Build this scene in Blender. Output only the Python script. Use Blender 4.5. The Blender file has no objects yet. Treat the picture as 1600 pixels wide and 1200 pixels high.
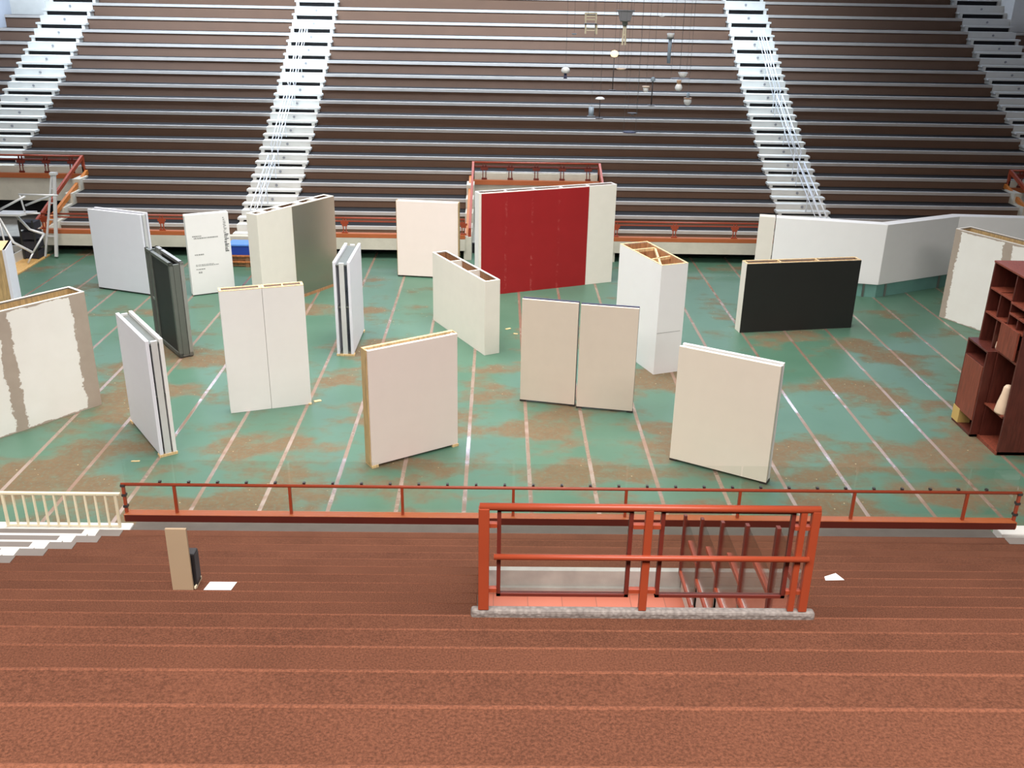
import bpy, bmesh, math, random
from mathutils import Matrix, Vector
random.seed(7)
S = bpy.context.scene
COL = S.collection
PI = math.pi

# ------------------------------------------------------------------ camera
cam_d = bpy.data.cameras.new('camera'); cam = bpy.data.objects.new('camera', cam_d); COL.objects.link(cam)
F_PX, PIT, YAW, ROLL, EYE = 1513.0, 0.392623875, 0.0180162711, 0.0185649942, 8.8
fw = Vector((math.sin(YAW)*math.cos(PIT), math.cos(YAW)*math.cos(PIT), -math.sin(PIT)))
ri = Vector((math.cos(YAW), -math.sin(YAW), 0)); up = ri.cross(fw)
r2 = math.cos(ROLL)*ri + math.sin(ROLL)*up; u2 = -math.sin(ROLL)*ri + math.cos(ROLL)*up
m = Matrix.Identity(4)
for i in range(3):
    m[i][0] = r2[i]; m[i][1] = u2[i]; m[i][2] = -fw[i]
m[2][3] = EYE
cam.matrix_world = m
cam_d.sensor_width = 36.0; cam_d.lens = F_PX/1600*36.0; cam_d.clip_end = 300
S.camera = cam

# ------------------------------------------------------------------ world, lights, exposure
w = bpy.data.worlds.new('world'); S.world = w; w.use_nodes = True
w.node_tree.nodes['Background'].inputs[0].default_value = (0.75, 0.85, 1.0, 1)
w.node_tree.nodes['Background'].inputs[1].default_value = 0.3
S.view_settings.view_transform = 'Standard'; S.view_settings.look = 'None'
S.view_settings.gamma = 1; S.view_settings.use_curve_mapping = False
S.view_settings.exposure = 0.0

def area(name, loc, tgt, sx, sy, power, color, spread=180):
    d = bpy.data.lights.new(name, 'AREA'); d.shape = 'RECTANGLE'; d.size = sx; d.size_y = sy
    d.energy = power; d.color = color; d.spread = math.radians(spread)
    o = bpy.data.objects.new(name, d); COL.objects.link(o); o.location = loc
    o.rotation_euler = (Vector(tgt)-Vector(loc)).to_track_quat('-Z', 'Y').to_euler()
    return o
area('hall_skylight', (-3, 22.5, 16.2), (-3, 22.5, 0), 22, 14, 4500, (1.0, 0.97, 0.94), 118)
area('near_skylight', (0, 0.5, 16.2), (0, 9, 0), 30, 6, 5900, (1.0, 0.93, 0.89), 128)
area('rear_skylight', (-4, 41, 16.2), (-4, 44.5, 5), 31, 6, 9000, (0.71, 0.85, 1.0), 100)

# ------------------------------------------------------------------ materials
def lin(c): return tuple(((v/255)/12.92 if v <= 10.3 else (((v/255)+0.055)/1.055)**2.4) for v in c)
class NT:
    def __init__(s, name):
        s.m = bpy.data.materials.new(name); s.m.use_nodes = True
        s.t = s.m.node_tree; s.b = s.t.nodes['Principled BSDF']; s.out = s.t.nodes['Material Output']
    def n(s, typ, **kw):
        x = s.t.nodes.new(typ)
        for k, v in kw.items():
            if k.startswith('i_'): x.inputs[k[2:].replace('_', ' ')].default_value = v
            else: setattr(x, k, v)
        return x
    def l(s, a, b): s.t.links.new(a, b)
    def math(s, op, a, b=None, clamp=False):
        x = s.n('ShaderNodeMath', operation=op, use_clamp=clamp)
        for i, v in enumerate((a, b)):
            if v is None: continue
            if isinstance(v, (int, float)): x.inputs[i].default_value = v
            else: s.l(v, x.inputs[i])
        return x.outputs[0]
    def noise(s, vec, scale, detail=4, rough=0.55):
        x = s.n('ShaderNodeTexNoise'); x.inputs['Scale'].default_value = scale
        x.inputs['Detail'].default_value = detail; x.inputs['Roughness'].default_value = rough
        s.l(vec, x.inputs['Vector']); return x.outputs['Fac']
    def ramp(s, fac, a, b):
        x = s.n('ShaderNodeMapRange'); x.interpolation_type = 'SMOOTHSTEP'
        x.inputs['From Min'].default_value = a; x.inputs['From Max'].default_value = b
        s.l(fac, x.inputs['Value']); return x.outputs['Result']
    def mix(s, fac, a, b):
        x = s.n('ShaderNodeMix', data_type='RGBA')
        for sock, v in ((x.inputs[0], fac), (x.inputs[6], a), (x.inputs[7], b)):
            if isinstance(v, (int, float)): sock.default_value = v
            elif isinstance(v, tuple): sock.default_value = (*v[:3], 1)
            else: s.l(v, sock)
        return x.outputs[2]
    def obj(s):
        return s.n('ShaderNodeTexCoord').outputs['Object']
    def bump(s, h, strength, dist=0.02):
        x = s.n('ShaderNodeBump'); x.inputs['Strength'].default_value = strength; x.inputs['Distance'].default_value = dist
        s.l(h, x.inputs['Height']); s.l(x.outputs[0], s.b.inputs['Normal'])

def plain(name, rgb, rough=0.6, var=0.06, scale=3.0, bump=0.0, bscale=60, metal=0.0, spec=0.5):
    t = NT(name); c = lin(rgb); v = t.obj()
    f = t.noise(v, scale)
    d = tuple(x*(1-var*2) for x in c); e = tuple(min(1, x*(1+var)) for x in c)
    t.l(t.mix(f, d, e), t.b.inputs['Base Color'])
    t.b.inputs['Roughness'].default_value = rough; t.b.inputs['Metallic'].default_value = metal
    t.b.inputs['Specular IOR Level'].default_value = spec
    if bump: t.bump(t.noise(v, bscale), bump)
    return t.m

def wood(name, rgb, rough=0.55):
    t = NT(name); c = lin(rgb); v = t.obj()
    mp = t.n('ShaderNodeMapping'); mp.inputs['Scale'].default_value = (6, 6, 0.7); t.l(v, mp.inputs[0])
    f = t.noise(mp.outputs[0], 4.0, 6)
    t.l(t.mix(t.ramp(f, .3, .7), tuple(x*.72 for x in c), tuple(min(1, x*1.15) for x in c)), t.b.inputs['Base Color'])
    t.b.inputs['Roughness'].default_value = rough
    return t.m

def carpet(name, rgb, rough=0.95, amp=.55, sheen=0):
    t = NT(name); c = lin(rgb); v = t.obj()
    f = t.noise(v, 90, 3, .7); g = t.noise(v, 1.2, 4)
    h = t.math('ADD', t.math('MULTIPLY', f, .8), t.math('MULTIPLY', g, .2))
    t.l(t.mix(t.ramp(h, .3, .7), tuple(x*(1-amp) for x in c), tuple(min(1, x*(1+amp)) for x in c)), t.b.inputs['Base Color'])
    t.b.inputs['Roughness'].default_value = rough; t.b.inputs['Specular IOR Level'].default_value = .15
    t.b.inputs['Sheen Weight'].default_value = sheen; t.b.inputs['Sheen Roughness'].default_value = .6
    t.bump(t.noise(v, 140, 2), .5, .01)
    return t.m

def floor_mat():
    t = NT('green_floor_sheet'); v = t.obj()
    sx = t.n('ShaderNodeSeparateXYZ'); t.l(v, sx.inputs[0]); X, Y = sx.outputs[0], sx.outputs[1]
    u = t.math('DIVIDE', t.math('ADD', X, .55+1.219*40.5), 1.219)
    fr = t.math('ABSOLUTE', t.math('SUBTRACT', t.math('FRACT', u), .5))
    wob = t.math('MULTIPLY', t.math('SUBTRACT', t.noise(v, 1.5, 3), .5), .012)
    tape = t.math('SUBTRACT', 1.0, t.ramp(t.math('ADD', fr, wob), .026, .036))
    wn = t.n('ShaderNodeTexWhiteNoise', noise_dimensions='1D'); t.l(t.math('FLOOR', t.math('SUBTRACT', u, .5)), wn.inputs['W'])
    green = t.mix(t.noise(v, .9, 5), lin((64, 100, 80)), lin((84, 118, 98)))
    green = t.mix(t.math('MULTIPLY', wn.outputs['Value'], .35), green, lin((84, 108, 98)))
    # drifts of brown sawdust and trodden dirt
    mp = t.n('ShaderNodeMapping'); mp.inputs['Scale'].default_value = (.7, 1.0, 1); mp.inputs['Location'].default_value = (3.3, 1.7, 0); t.l(v, mp.inputs[0])
    big = t.noise(mp.outputs[0], .55, 6, .62)
    fall = t.math('MULTIPLY', t.ramp(Y, 17, 29), -.10)
    dm = t.ramp(t.math('ADD', big, fall), .44, .565)
    fine = t.noise(v, 14, 5, .7)
    dust = t.math('MULTIPLY', dm, t.ramp(fine, .15, .55))
    dust = t.math('MULTIPLY', dust, .92)
    dcol = t.mix(t.noise(v, 5, 5), lin((94, 70, 48)), lin((122, 98, 70)))
    c = t.mix(dust, green, dcol)
    # small pale crumbs
    vo = t.n('ShaderNodeTexVoronoi'); vo.inputs['Scale'].default_value = 5.0; t.l(v, vo.inputs['Vector'])
    crumb = t.math('MULTIPLY', t.math('LESS_THAN', vo.outputs['Distance'], .07), t.ramp(big, .48, .58))
    c = t.mix(t.math('MULTIPLY', crumb, .7), c, lin((215, 195, 150)))
    tcol = t.mix(t.noise(v, 8, 3), lin((124, 98, 84)), lin((148, 122, 106)))
    c = t.mix(t.math('MULTIPLY', tape, .9), c, tcol)
    t.l(c, t.b.inputs['Base Color'])
    # clear plastic tape: glossy and wrinkled where it is not covered with dust
    wr = t.n('ShaderNodeMapping'); wr.inputs['Scale'].default_value = (14, 3.0, 1); t.l(v, wr.inputs[0])
    wrn = t.noise(wr.outputs[0], 1.6, 4, .6)
    clean = t.ramp(t.noise(v, .6, 3), .42, .52)
    gl = t.math('MULTIPLY', tape, clean)
    rough = t.math('SUBTRACT', t.math('ADD', .42, t.math('MULTIPLY', dust, .45)), t.math('MULTIPLY', gl, .32), True)
    t.l(rough, t.b.inputs['Roughness'])
    t.b.inputs['Specular IOR Level'].default_value = .45
    t.l(t.math('ADD', .4, t.math('MULTIPLY', gl, 2.2)), t.b.inputs['Specular IOR Level'])
    hgt = t.math('ADD', t.math('MULTIPLY', t.math('MULTIPLY', wrn, tape), .5), t.math('MULTIPLY', t.noise(v, 40, 3), .10))
    t.bump(hgt, .25, .02)
    return t.m

def plaster_mat(name, bands):
    """white filler trowelled over grey-brown board; bands = list of (x0,x1) left bare, in the board's own metres"""
    t = NT(name); v = t.obj()
    sx = t.n('ShaderNodeSeparateXYZ'); t.l(v, sx.inputs[0]); X, Z = sx.outputs[0], sx.outputs[2]
    wob = t.math('ADD', t.math('MULTIPLY', t.math('SUBTRACT', t.noise(v, 2.2, 6, .7), .5), .34), t.math('MULTIPLY', t.math('SUBTRACT', t.noise(v, 13, 8, .8), .5), .22))
    xx = t.math('ADD', X, wob)
    m = None
    for a, b in bands:
        c, h = (a+b)/2, (b-a)/2
        k = t.math('LESS_THAN', t.math('ABSOLUTE', t.math('SUBTRACT', xx, c)), h)
        m = k if m is None else t.math('MAXIMUM', m, k)
    zz = t.math('ADD', Z, t.math('MULTIPLY', wob, .45))
    m = t.math('MAXIMUM', m, t.math('LESS_THAN', zz, .03))
    m = t.math('MAXIMUM', m, t.math('GREATER_THAN', zz, 2.57))
    bare = t.mix(t.noise(v, 3, 5), lin((158, 144, 130)), lin((178, 164, 150)))
    wht = t.mix(t.noise(v, 1.5, 4), lin((226, 223, 215)), lin((238, 236, 230)))
    t.l(t.mix(m, wht, bare), t.b.inputs['Base Color']); t.b.inputs['Roughness'].default_value = .85
    return t.m

def brushed_silver():
    t = NT('silver_laminate'); v = t.obj()
    mp = t.n('ShaderNodeMapping'); mp.inputs['Scale'].default_value = (1, 1, 60); t.l(v, mp.inputs[0])
    f = t.noise(mp.outputs[0], 3, 4)
    t.l(t.mix(f, lin((178, 166, 152)), lin((190, 178, 164))), t.b.inputs['Base Color'])
    t.b.inputs['Metallic'].default_value = .9; t.b.inputs['Roughness'].default_value = .24
    return t.m

def red_mat():
    t = NT('red_painted_board'); v = t.obj()
    sx = t.n('ShaderNodeSeparateXYZ'); t.l(v, sx.inputs[0])
    seam = None
    for xs in (.86, 1.72, 2.6):
        k = t.math('LESS_THAN', t.math('ABSOLUTE', t.math('SUBTRACT', sx.outputs[0], xs)), .035)
        seam = k if seam is None else t.math('MAXIMUM', seam, k)
    sc = t.math('MULTIPLY', seam, t.ramp(t.noise(v, 5, 6, .7), .5, .72))
    sm = t.ramp(t.noise(v, 2.0, 7, .7), .66, .8)
    c = t.mix(t.noise(v, 2), lin((142, 15, 20)), lin((156, 22, 27)))
    c = t.mix(t.math('MULTIPLY', t.math('MAXIMUM', sc, t.math('MULTIPLY', sm, .4)), .45), c, lin((205, 120, 115)))
    t.l(c, t.b.inputs['Base Color']); t.b.inputs['Roughness'].default_value = .5
    return t.m

def glass_mat():
    t = NT('clear_glass')
    tr = t.n('ShaderNodeBsdfTransparent'); tr.inputs[0].default_value = (.965, .98, .97, 1)
    gl = t.n('ShaderNodeBsdfGlossy'); gl.inputs['Roughness'].default_value = .03
    fr = t.n('ShaderNodeFresnel'); fr.inputs[0].default_value = 1.45
    mx = t.n('ShaderNodeMixShader'); t.l(t.math('MULTIPLY', fr.outputs[0], .6), mx.inputs[0]); t.l(tr.outputs[0], mx.inputs[1]); t.l(gl.outputs[0], mx.inputs[2])
    t.l(mx.outputs[0], t.out.inputs[0])
    return t.m

def emit_mat(name, rgb, s):
    t = NT(name); t.b.inputs['Base Color'].default_value = (*lin(rgb), 1)
    t.b.inputs['Emission Color'].default_value = (*lin(rgb), 1); t.b.inputs['Emission Strength'].default_value = s
    return t.m

def chequer_mat():
    t = NT('raised_tread_plate'); v = t.obj()
    vo = t.n('ShaderNodeTexVoronoi'); vo.inputs['Scale'].default_value = 34; t.l(v, vo.inputs['Vector'])
    t.l(t.mix(vo.outputs['Distance'], lin((144, 137, 131)), lin((108, 101, 96))), t.b.inputs['Base Color'])
    t.b.inputs['Roughness'].default_value = .6; t.bump(vo.outputs['Distance'], .6, .01)
    return t.m

def tile_mat():
    t = NT('terracotta_tile'); v = t.obj()
    br = t.n('ShaderNodeTexBrick', offset=0.0); br.inputs['Scale'].default_value = 1.0
    br.inputs['Color1'].default_value = (*lin((186, 104, 80)), 1); br.inputs['Color2'].default_value = (*lin((178, 96, 72)), 1)
    br.inputs['Mortar'].default_value = (*lin((150, 86, 66)), 1); br.inputs['Mortar Size'].default_value = .006
    br.inputs['Brick Width'].default_value = .4; br.inputs['Row Height'].default_value = .4
    t.l(v, br.inputs['Vector']); t.l(br.outputs[0], t.b.inputs['Base Color']); t.b.inputs['Roughness'].default_value = .5
    return t.m

M = dict(
    carpet_edge=carpet('highlit_worn_carpet_edge', (113, 71, 53), amp=.35),  # lip highlight put into the colour, along with some wear
    floor=floor_mat(), glass=glass_mat(), silver=brushed_silver(), red=red_mat(), plate=chequer_mat(), tile=tile_mat(),
    carpet=carpet('rust_carpet', (96, 60, 44), amp=.42), carpet_far=carpet('hazed_rust_carpet', (104, 77, 60), amp=.2, sheen=.3),  # far carpet greyed: hazy sheen on the upper rows put into its colour
    tread_far=plain('dark_tread', (34, 32, 33), .8, .12, 2, spec=.2),  # even dark grey, much darker than the riser carpet
    conc=plain('pale_concrete', (200, 194, 184), .75, .12, 3, .1), nosing=plain('pale_nosing', (182, 175, 169), .6, .1, 2),
    walk=plain('worn_walkway', (98, 90, 82), .85, .15, 3), conc_grey=plain('grey_concrete', (168, 166, 160), .8, .2, 4, .15), stair=plain('white_concrete', (208, 206, 200), .65, .05, 3),
    shaded_step=plain('shaded_step', (116, 108, 102), .8, .06, 3), dark=plain('dark_recess', (26, 25, 28), .9, .1),
    board_conc=plain('board_marked_concrete', (206, 200, 184), .8, .12, 2, .2, 12),
    beam=plain('orange_brown_paint', (178, 98, 56), .32, .08, 2), beam_face=plain('dark_beam_face', (92, 34, 24), .5, .08, 2), beam_dark=plain('rust_red_paint', (112, 42, 28), .4, .08, 2),
    orange=plain('orange_paint', (156, 66, 39), .38, .06, 3), orange_dark=plain('dark_rust_frame', (104, 40, 30), .45, .06, 3),
    ochre=plain('ochre_paint', (196, 118, 52), .4, .06, 3), rubber=plain('black_rubber', (40, 36, 34), .6),
    cool_lit_white=plain('cool_lit_white_board', (226, 226, 235), .5, .02), white=plain('white_board', (232, 230, 228), .55, .02),  # first one: slight blue of cool light put into the board colour
    brightwhite=plain('bright_white_board', (240, 239, 238), .55, .015), cream=plain('cream_board', (230, 224, 213), .55, .03),
    blush=plain('blush_board', (234, 219, 211), .5, .02), beige=plain('beige_board', (216, 202, 186), .55, .03),
    ivory=plain('glossy_ivory_board', (232, 222, 206), .22, .02), black=plain('black_board', (30, 30, 28), .55, .08),
    alu=plain('aluminium', (176, 176, 172), .38, .05, 3, metal=.6), alu_dark=plain('dull_aluminium', (112, 116, 110), .45, .08, 3, metal=.4),
    charcoal=plain('charcoal_board', (44, 46, 44), .6, .12), navy=plain('navy_board', (38, 42, 74), .5, .06),
    ply=wood('plywood', (178, 130, 90)), ply_dark=wood('brown_plywood', (150, 106, 72)), pine=wood('pale_pine', (222, 190, 140)), tan=wood('tan_wood', (190, 160, 112)),
    yellowboard=wood('yellow_pine', (222, 178, 112)), maho=wood('mahogany', (88, 40, 31), .42), maho_light_lit=wood('lit_light_mahogany', (128, 64, 47), .42),  # two mahogany tones carry dark insides and lit shelves; flap door truly lighter
    yellow=plain('yellow_board', (196, 164, 96), .6), grey_line=plain('grey_print', (150, 150, 148), .7), ink=plain('dark_print', (70, 70, 70), .7),
    blue=plain('blue_plastic', (36, 66, 160), .4), bluetop=plain('light_blue_plastic', (96, 146, 226), .4), crate=wood('orange_wood', (190, 116, 66)),
    teal=plain('teal_base', (112, 158, 148), .35, .15, 2), paper=plain('white_paper', (246, 246, 246), .7, .01),
    offwhite=plain('off_white_paint', (226, 214, 184), .5, .03), metalwhite=plain('white_metal', (216, 216, 216), .35, .04, metal=.2),
    putty=plain('beige_painted_board', (168, 146, 118), .6, .03), speaker=plain('black_plastic', (34, 32, 34), .5), speaker_face=plain('dark_grill', (66, 64, 66), .7),
    wall=plain('grey_wall', (196, 200, 210), .8, .03), ceil=plain('ceiling_panel', (150, 150, 148), .9, .05),
    ceramic=plain('white_ceramic', (238, 238, 236), .25, .02), lampgrey=plain('grey_lampshade', (138, 138, 142), .6, .04), frosted=plain('frosted_tube', (150, 166, 180), .3, .03),
    darkmetal=plain('dark_metal', (56, 50, 50), .4), copper=plain('copper_rim', (186, 150, 120), .35), window=emit_mat('daylight_pane', (210, 226, 255), 7),
    globe=emit_mat('lit_globe', (255, 226, 170), 1.6), vase=plain('cream_ceramic', (228, 200, 172), .45, .03), darkcloth=plain('dark_cloth', (48, 48, 56), .9, .2, 6),
    wire=plain('steel_wire', (110, 108, 108), .4), railwhite=plain('bright_steel', (224, 226, 232), .3, .03, metal=.2),
)

# ------------------------------------------------------------------ mesh helpers
class MB:
    def __init__(s): s.bm = bmesh.new()
    def box(s, x0, x1, y0, y1, z0, z1):
        v = [s.bm.verts.new((x, y, z)) for x in (x0, x1) for y in (y0, y1) for z in (z0, z1)]
        for f in ((0,1,3,2),(4,6,7,5),(0,4,5,1),(2,3,7,6),(0,2,6,4),(1,5,7,3)): s.bm.faces.new([v[i] for i in f])
        return s
    def bar(s, p, q, wx, wz):
        """rectangular bar p->q, width wx sideways, wz in the upright direction"""
        p, q = Vector(p), Vector(q); d = (q-p).normalized()
        ref = Vector((0, 0, 1)) if abs(d.z) < .95 else Vector((0, 1, 0))
        a = d.cross(ref).normalized(); b = a.cross(d).normalized()
        v = [s.bm.verts.new(e + a*i*wx/2 + b*j*wz/2) for e in (p, q) for i, j in ((-1,-1),(1,-1),(1,1),(-1,1))]
        for f in ((3,2,1,0),(4,5,6,7),(0,1,5,4),(1,2,6,5),(2,3,7,6),(3,0,4,7)): s.bm.faces.new([v[i] for i in f])
        return s
    def tube(s, pts, r, seg=10):
        pts = [Vector(p) for p in pts]; rings = []
        for i, p in enumerate(pts):
            d = (pts[min(i+1, len(pts)-1)] - pts[max(i-1, 0)]).normalized()
            ref = Vector((0, 0, 1)) if abs(d.z) < .9 else Vector((0, 1, 0))
            a = d.cross(ref).normalized(); b = a.cross(d).normalized()
            rings.append([s.bm.verts.new(p + a*r*math.cos(2*PI*k/seg) + b*r*math.sin(2*PI*k/seg)) for k in range(seg)])
        for A, B in zip(rings, rings[1:]):
            for k in range(seg):
                f = s.bm.faces.new((A[k], A[(k+1) % seg], B[(k+1) % seg], B[k])); f.smooth = True
        s.bm.faces.new(rings[0][::-1]); s.bm.faces.new(rings[-1])
        return s
    def lathe(s, prof, c=(0, 0, 0), seg=20):
        rings = []
        for r, z in prof:
            r = max(r, .0008)
            rings.append([s.bm.verts.new((c[0]+r*math.cos(2*PI*k/seg), c[1]+r*math.sin(2*PI*k/seg), c[2]+z)) for k in range(seg)])
        for A, B in zip(rings, rings[1:]):
            for k in range(seg):
                f = s.bm.faces.new((A[k], A[(k+1) % seg], B[(k+1) % seg], B[k])); f.smooth = True
        s.bm.faces.new(rings[0][::-1]); s.bm.faces.new(rings[-1])
        return s
    def prism(s, poly, z0, z1):
        a = [s.bm.verts.new((x, y, z0)) for x, y in poly]; b = [s.bm.verts.new((x, y, z1)) for x, y in poly]
        n = len(poly); s.bm.faces.new(a[::-1]); s.bm.faces.new(b)
        for i in range(n): s.bm.faces.new((a[i], a[(i+1) % n], b[(i+1) % n], b[i]))
        return s
    def prism_x(s, poly, x0, x1):
        """poly in (y, z) pushed along x"""
        a = [s.bm.verts.new((x0, y, z)) for y, z in poly]; b = [s.bm.verts.new((x1, y, z)) for y, z in poly]
        n = len(poly); s.bm.faces.new(a); s.bm.faces.new(b[::-1])
        for i in range(n): s.bm.faces.new((a[(i+1) % n], a[i], b[i], b[(i+1) % n]))
        return s
    def build(s, name, mat, parent=None, bevel=0):
        bmesh.ops.recalc_face_normals(s.bm, faces=s.bm.faces)
        me = bpy.data.meshes.new(name); s.bm.to_mesh(me); s.bm.free(); me.materials.append(M[mat] if isinstance(mat, str) else mat)
        o = bpy.data.objects.new(name, me); COL.objects.link(o)
        if parent is not None: o.parent = parent
        if bevel:
            b = o.modifiers.new('bevel', 'BEVEL'); b.width = bevel; b.segments = 2; b.limit_method = 'ANGLE'
        return o

def tag(o, label, cat, group=None):
    o['label'] = label; o['category'] = cat
    if group: o['group'] = group
    return o
def thing(name, label, cat, loc=(0, 0, 0), ang=0, group=None):
    o = bpy.data.objects.new(name, None); o.empty_display_size = .2; COL.objects.link(o)
    o.location = loc; o.rotation_euler = (0, 0, math.radians(ang)); return tag(o, label, cat, group)
def struct(o, label=None, cat=None):
    o['kind'] = 'structure'
    if label: o['label'] = label
    if cat: o['category'] = cat
    return o
def structure(name, label, cat):
    o = bpy.data.objects.new(name, None); COL.objects.link(o); return struct(o, label, cat)
def copy_thing(o, loc=None, label=None):
    r = o.copy(); COL.objects.link(r)
    if loc is not None: r.location = loc
    if label: r['label'] = label
    for ch in o.children:
        c = ch.copy(); COL.objects.link(c); c.parent = r
        for g in ch.children:
            d = g.copy(); COL.objects.link(d); d.parent = c
    return r

# ------------------------------------------------------------------ stand profiles (parabolic rakes)
T = 0.8
def YN(n): return 1.76 + T*n                       # near stand: front lip of row n, counted down from the camera
def ZN(n): return 7.103 - .52*n + .00508*n*n
Y0F = 33.8
def YF(n): return Y0F + T*n                        # rear stand: front lip of row n, counted up from the floor
def ZF(n): return .768 + .3256*n + .00659*n*n
NF = 20

# ------------------------------------------------------------------ shell
struct(MB().box(-30, 30, 9.9, 33.4, -.12, 0).build('floor', 'floor'), 'green sheeted arena floor with dusty taped seams', 'floor')
struct(MB().box(-30, 30, 50.2, 50.5, -.1, 16.6).build('wall_back', 'wall'), 'pale wall behind the rear stand', 'wall')
struct(MB().box(-30, 30, -3.4, -3.1, -.1, 16.6).build('wall_front', 'wall'), 'wall behind the near stand', 'wall')
struct(MB().box(-22.1, -21.8, 32.6, 50.2, -.1, 16.6).box(-30.3, -30, -3.1, 32.6, -.1, 16.6).box(-30, -22.1, 32.6, 32.9, -.1, 16.6).build('wall_left', 'wall'), 'white side wall at the left end of the rear stand', 'wall')
struct(MB().box(24.7, 25.0, 32.6, 50.2, -.1, 16.6).box(30, 30.3, -3.1, 32.6, -.1, 16.6).box(25.0, 30, 32.6, 32.9, -.1, 16.6).build('wall_right', 'wall'), 'grey side wall at the right end of the rear stand', 'wall')
struct(MB().box(-30, 30, -3.4, 50.5, 16.6, 16.8).build('ceiling', 'ceil'), 'hall ceiling', 'ceiling')
k = 0
for i in range(6):
    k += 1; x = -21.5 + i*7.6
    wf = MB()
    for a, b, c, d in ((x, x+7.2, 12.2, 12.35), (x, x+7.2, 15.85, 16.0), (x, x+.12, 12.35, 15.85), (x+7.08, x+7.2, 12.35, 15.85), (x+3.54, x+3.66, 12.35, 15.85)): wf.box(a, b, 50.05, 50.2, c, d)
    wo = struct(wf.build('window_%d' % k, 'alu'), 'high daylight window above the rear stand', 'window')
    MB().box(x+.12, x+7.08, 50.12, 50.16, 12.35, 15.85).build('pane', 'window', wo)

# rear stand -------------------------------------------------------
def cuts(x0, x1, n):
    """x intervals of a row after taking out the entrances"""
    iv = [(x0, x1)]
    if n < 4:
        for a, b in ((-1.05, 3.9), (-20.4, -15.45), (19.3, 24.2)):
            out = []
            for p, q in iv:
                if b <= p or a >= q: out.append((p, q))
                else:
                    if p < a - .05: out.append((p, a))
                    if q > b + .05: out.append((b, q))
            iv = out
    return iv
def rear_block(x0, x1, label, nmax=NF):
    root = structure('seating_terrace', label, 'terrace')
    for n in range(nmax):
        iv = cuts(x0, x1, n)
        if not iv: continue
        y, z = YF(n), ZF(n); zb = ZF(n-1) if n else .3
        a, b, c = MB(), MB(), MB()
        for p, q in iv:
            a.box(p, q, y+.02, y+.1, zb-.02, z-.12)
            b.box(p, q, y-.015, y+.085, z-.112, z)
            c.box(p, q, y+.085, y+T+.02, z-.06, z-.005)
        row = a.build('carpeted_riser', 'carpet_far', root)
        b.build('nosing', 'nosing', row); c.build('tread', 'tread_far', row)
    return root
rear_block(-21.8, -20.25, 'short brown rows left of the far left white stairs', 16)
rear_block(-18.2, -9.2, 'brown rows between the two left white staircases')
rear_block(-7.35, 10.25, 'wide central brown rows behind the red board')
rear_block(12.1, 20.95, 'dark brown rows between the two right white staircases')
rear_block(23.1, 24.7, 'short dark rows right of the far right stairs', 16)
tops = MB()
tops.box(-21.8, -20.25, YF(16)-.1, 50.2, ZF(15)-.05, ZF(17)+.9).box(23.1, 24.7, YF(16)-.1, 50.2, ZF(15)-.05, ZF(17)+.9)
struct(tops.build('trim_1', 'stair'), 'white end blocks above the short rows', 'block')

# white stairs up the rear stand
def rear_stairs(x0, x1, label, n0=0):
    t = thing('aisle_staircase', label, 'stairs', (0, 0, 0), 0, 'white aisle staircases of the rear stand')
    for n in range(n0, NF):
        y, z = YF(n), ZF(n); zb = ZF(n-1) if n else .35; h = z-zb; zm = zb + h*.46
        b = MB().box(x0, x1, y-.02, y+T, zb-.05, z)
        b.box(x0-.06, x1+.06, y-.42, y-.02, zm-.075, zm)
        b.box(x0, x0+.13, y-.40, y-.02, zb, zm-.075).box(x1-.13, x1, y-.40, y-.02, zb, zm-.075)
        s = b.build('step', 'stair', t)
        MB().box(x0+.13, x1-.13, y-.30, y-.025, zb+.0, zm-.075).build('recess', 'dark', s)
        xc = x0 + (x1-x0)*.52
        MB().lathe([(.05, 0), (.05, .03)], (0, 0, 0), 10).build('step_light', 'lampgrey', s).matrix_local = Matrix.Translation((xc, y-.02, zb+h*.72)) @ Matrix.Rotation(PI/2, 4, 'X')
    return t
rear_stairs(-20.25, -18.2, 'bluish white stairs at the far left, by the white side wall', 5)
rear_stairs(-9.2, -7.35, 'white stairs left of centre, ending behind the cream and silver board')
rear_stairs(10.25, 12.1, 'white stairs right of centre, ending behind the long white zigzag wall')
rear_stairs(20.95, 23.1, 'grey shaded stairs in the top right corner', 5)

def stair_rail(xc, y0, z0, y1, z1, label):
    t = thing('handrail', label, 'handrail', (xc, 0, 0), 0, 'bright steel handrails on the white stairs')
    for dx in (-.11, .11):
        MB().tube([(dx, y0, z0), (dx, y1, z1)], .024, 8).build('rail', 'railwhite', t)
        MB().tube([(dx, y0+.1, z0-.30), (dx, y1-.05, z1-.32)], .014, 8).build('lower_rail', 'railwhite', t)
    for y, z in ((y0+.1, z0+.03), (y1-.1, z1-.04), ((y0+y1)/2, (z0+z1)/2)):
        for dx in (-.11, .11):
            MB().tube([(dx, y, z), (dx, y, z-.86)], .016, 8).build('post', 'railwhite', t)
    return t
for xc, side in ((-8.42, 'left'), (11.33, 'right')):
    stair_rail(xc, 33.2, 1.45, 36.6, 2.80, 'lowest double steel handrail on the white stairs %s of centre' % side)
    stair_rail(xc, 37.0, 3.04, 40.6, 4.84, 'middle double steel handrail on the white stairs %s of centre' % side)
    stair_rail(xc, 40.8, 4.92, 44.6, 7.18, 'topmost double steel handrail on the white stairs %s of centre' % side)

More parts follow.
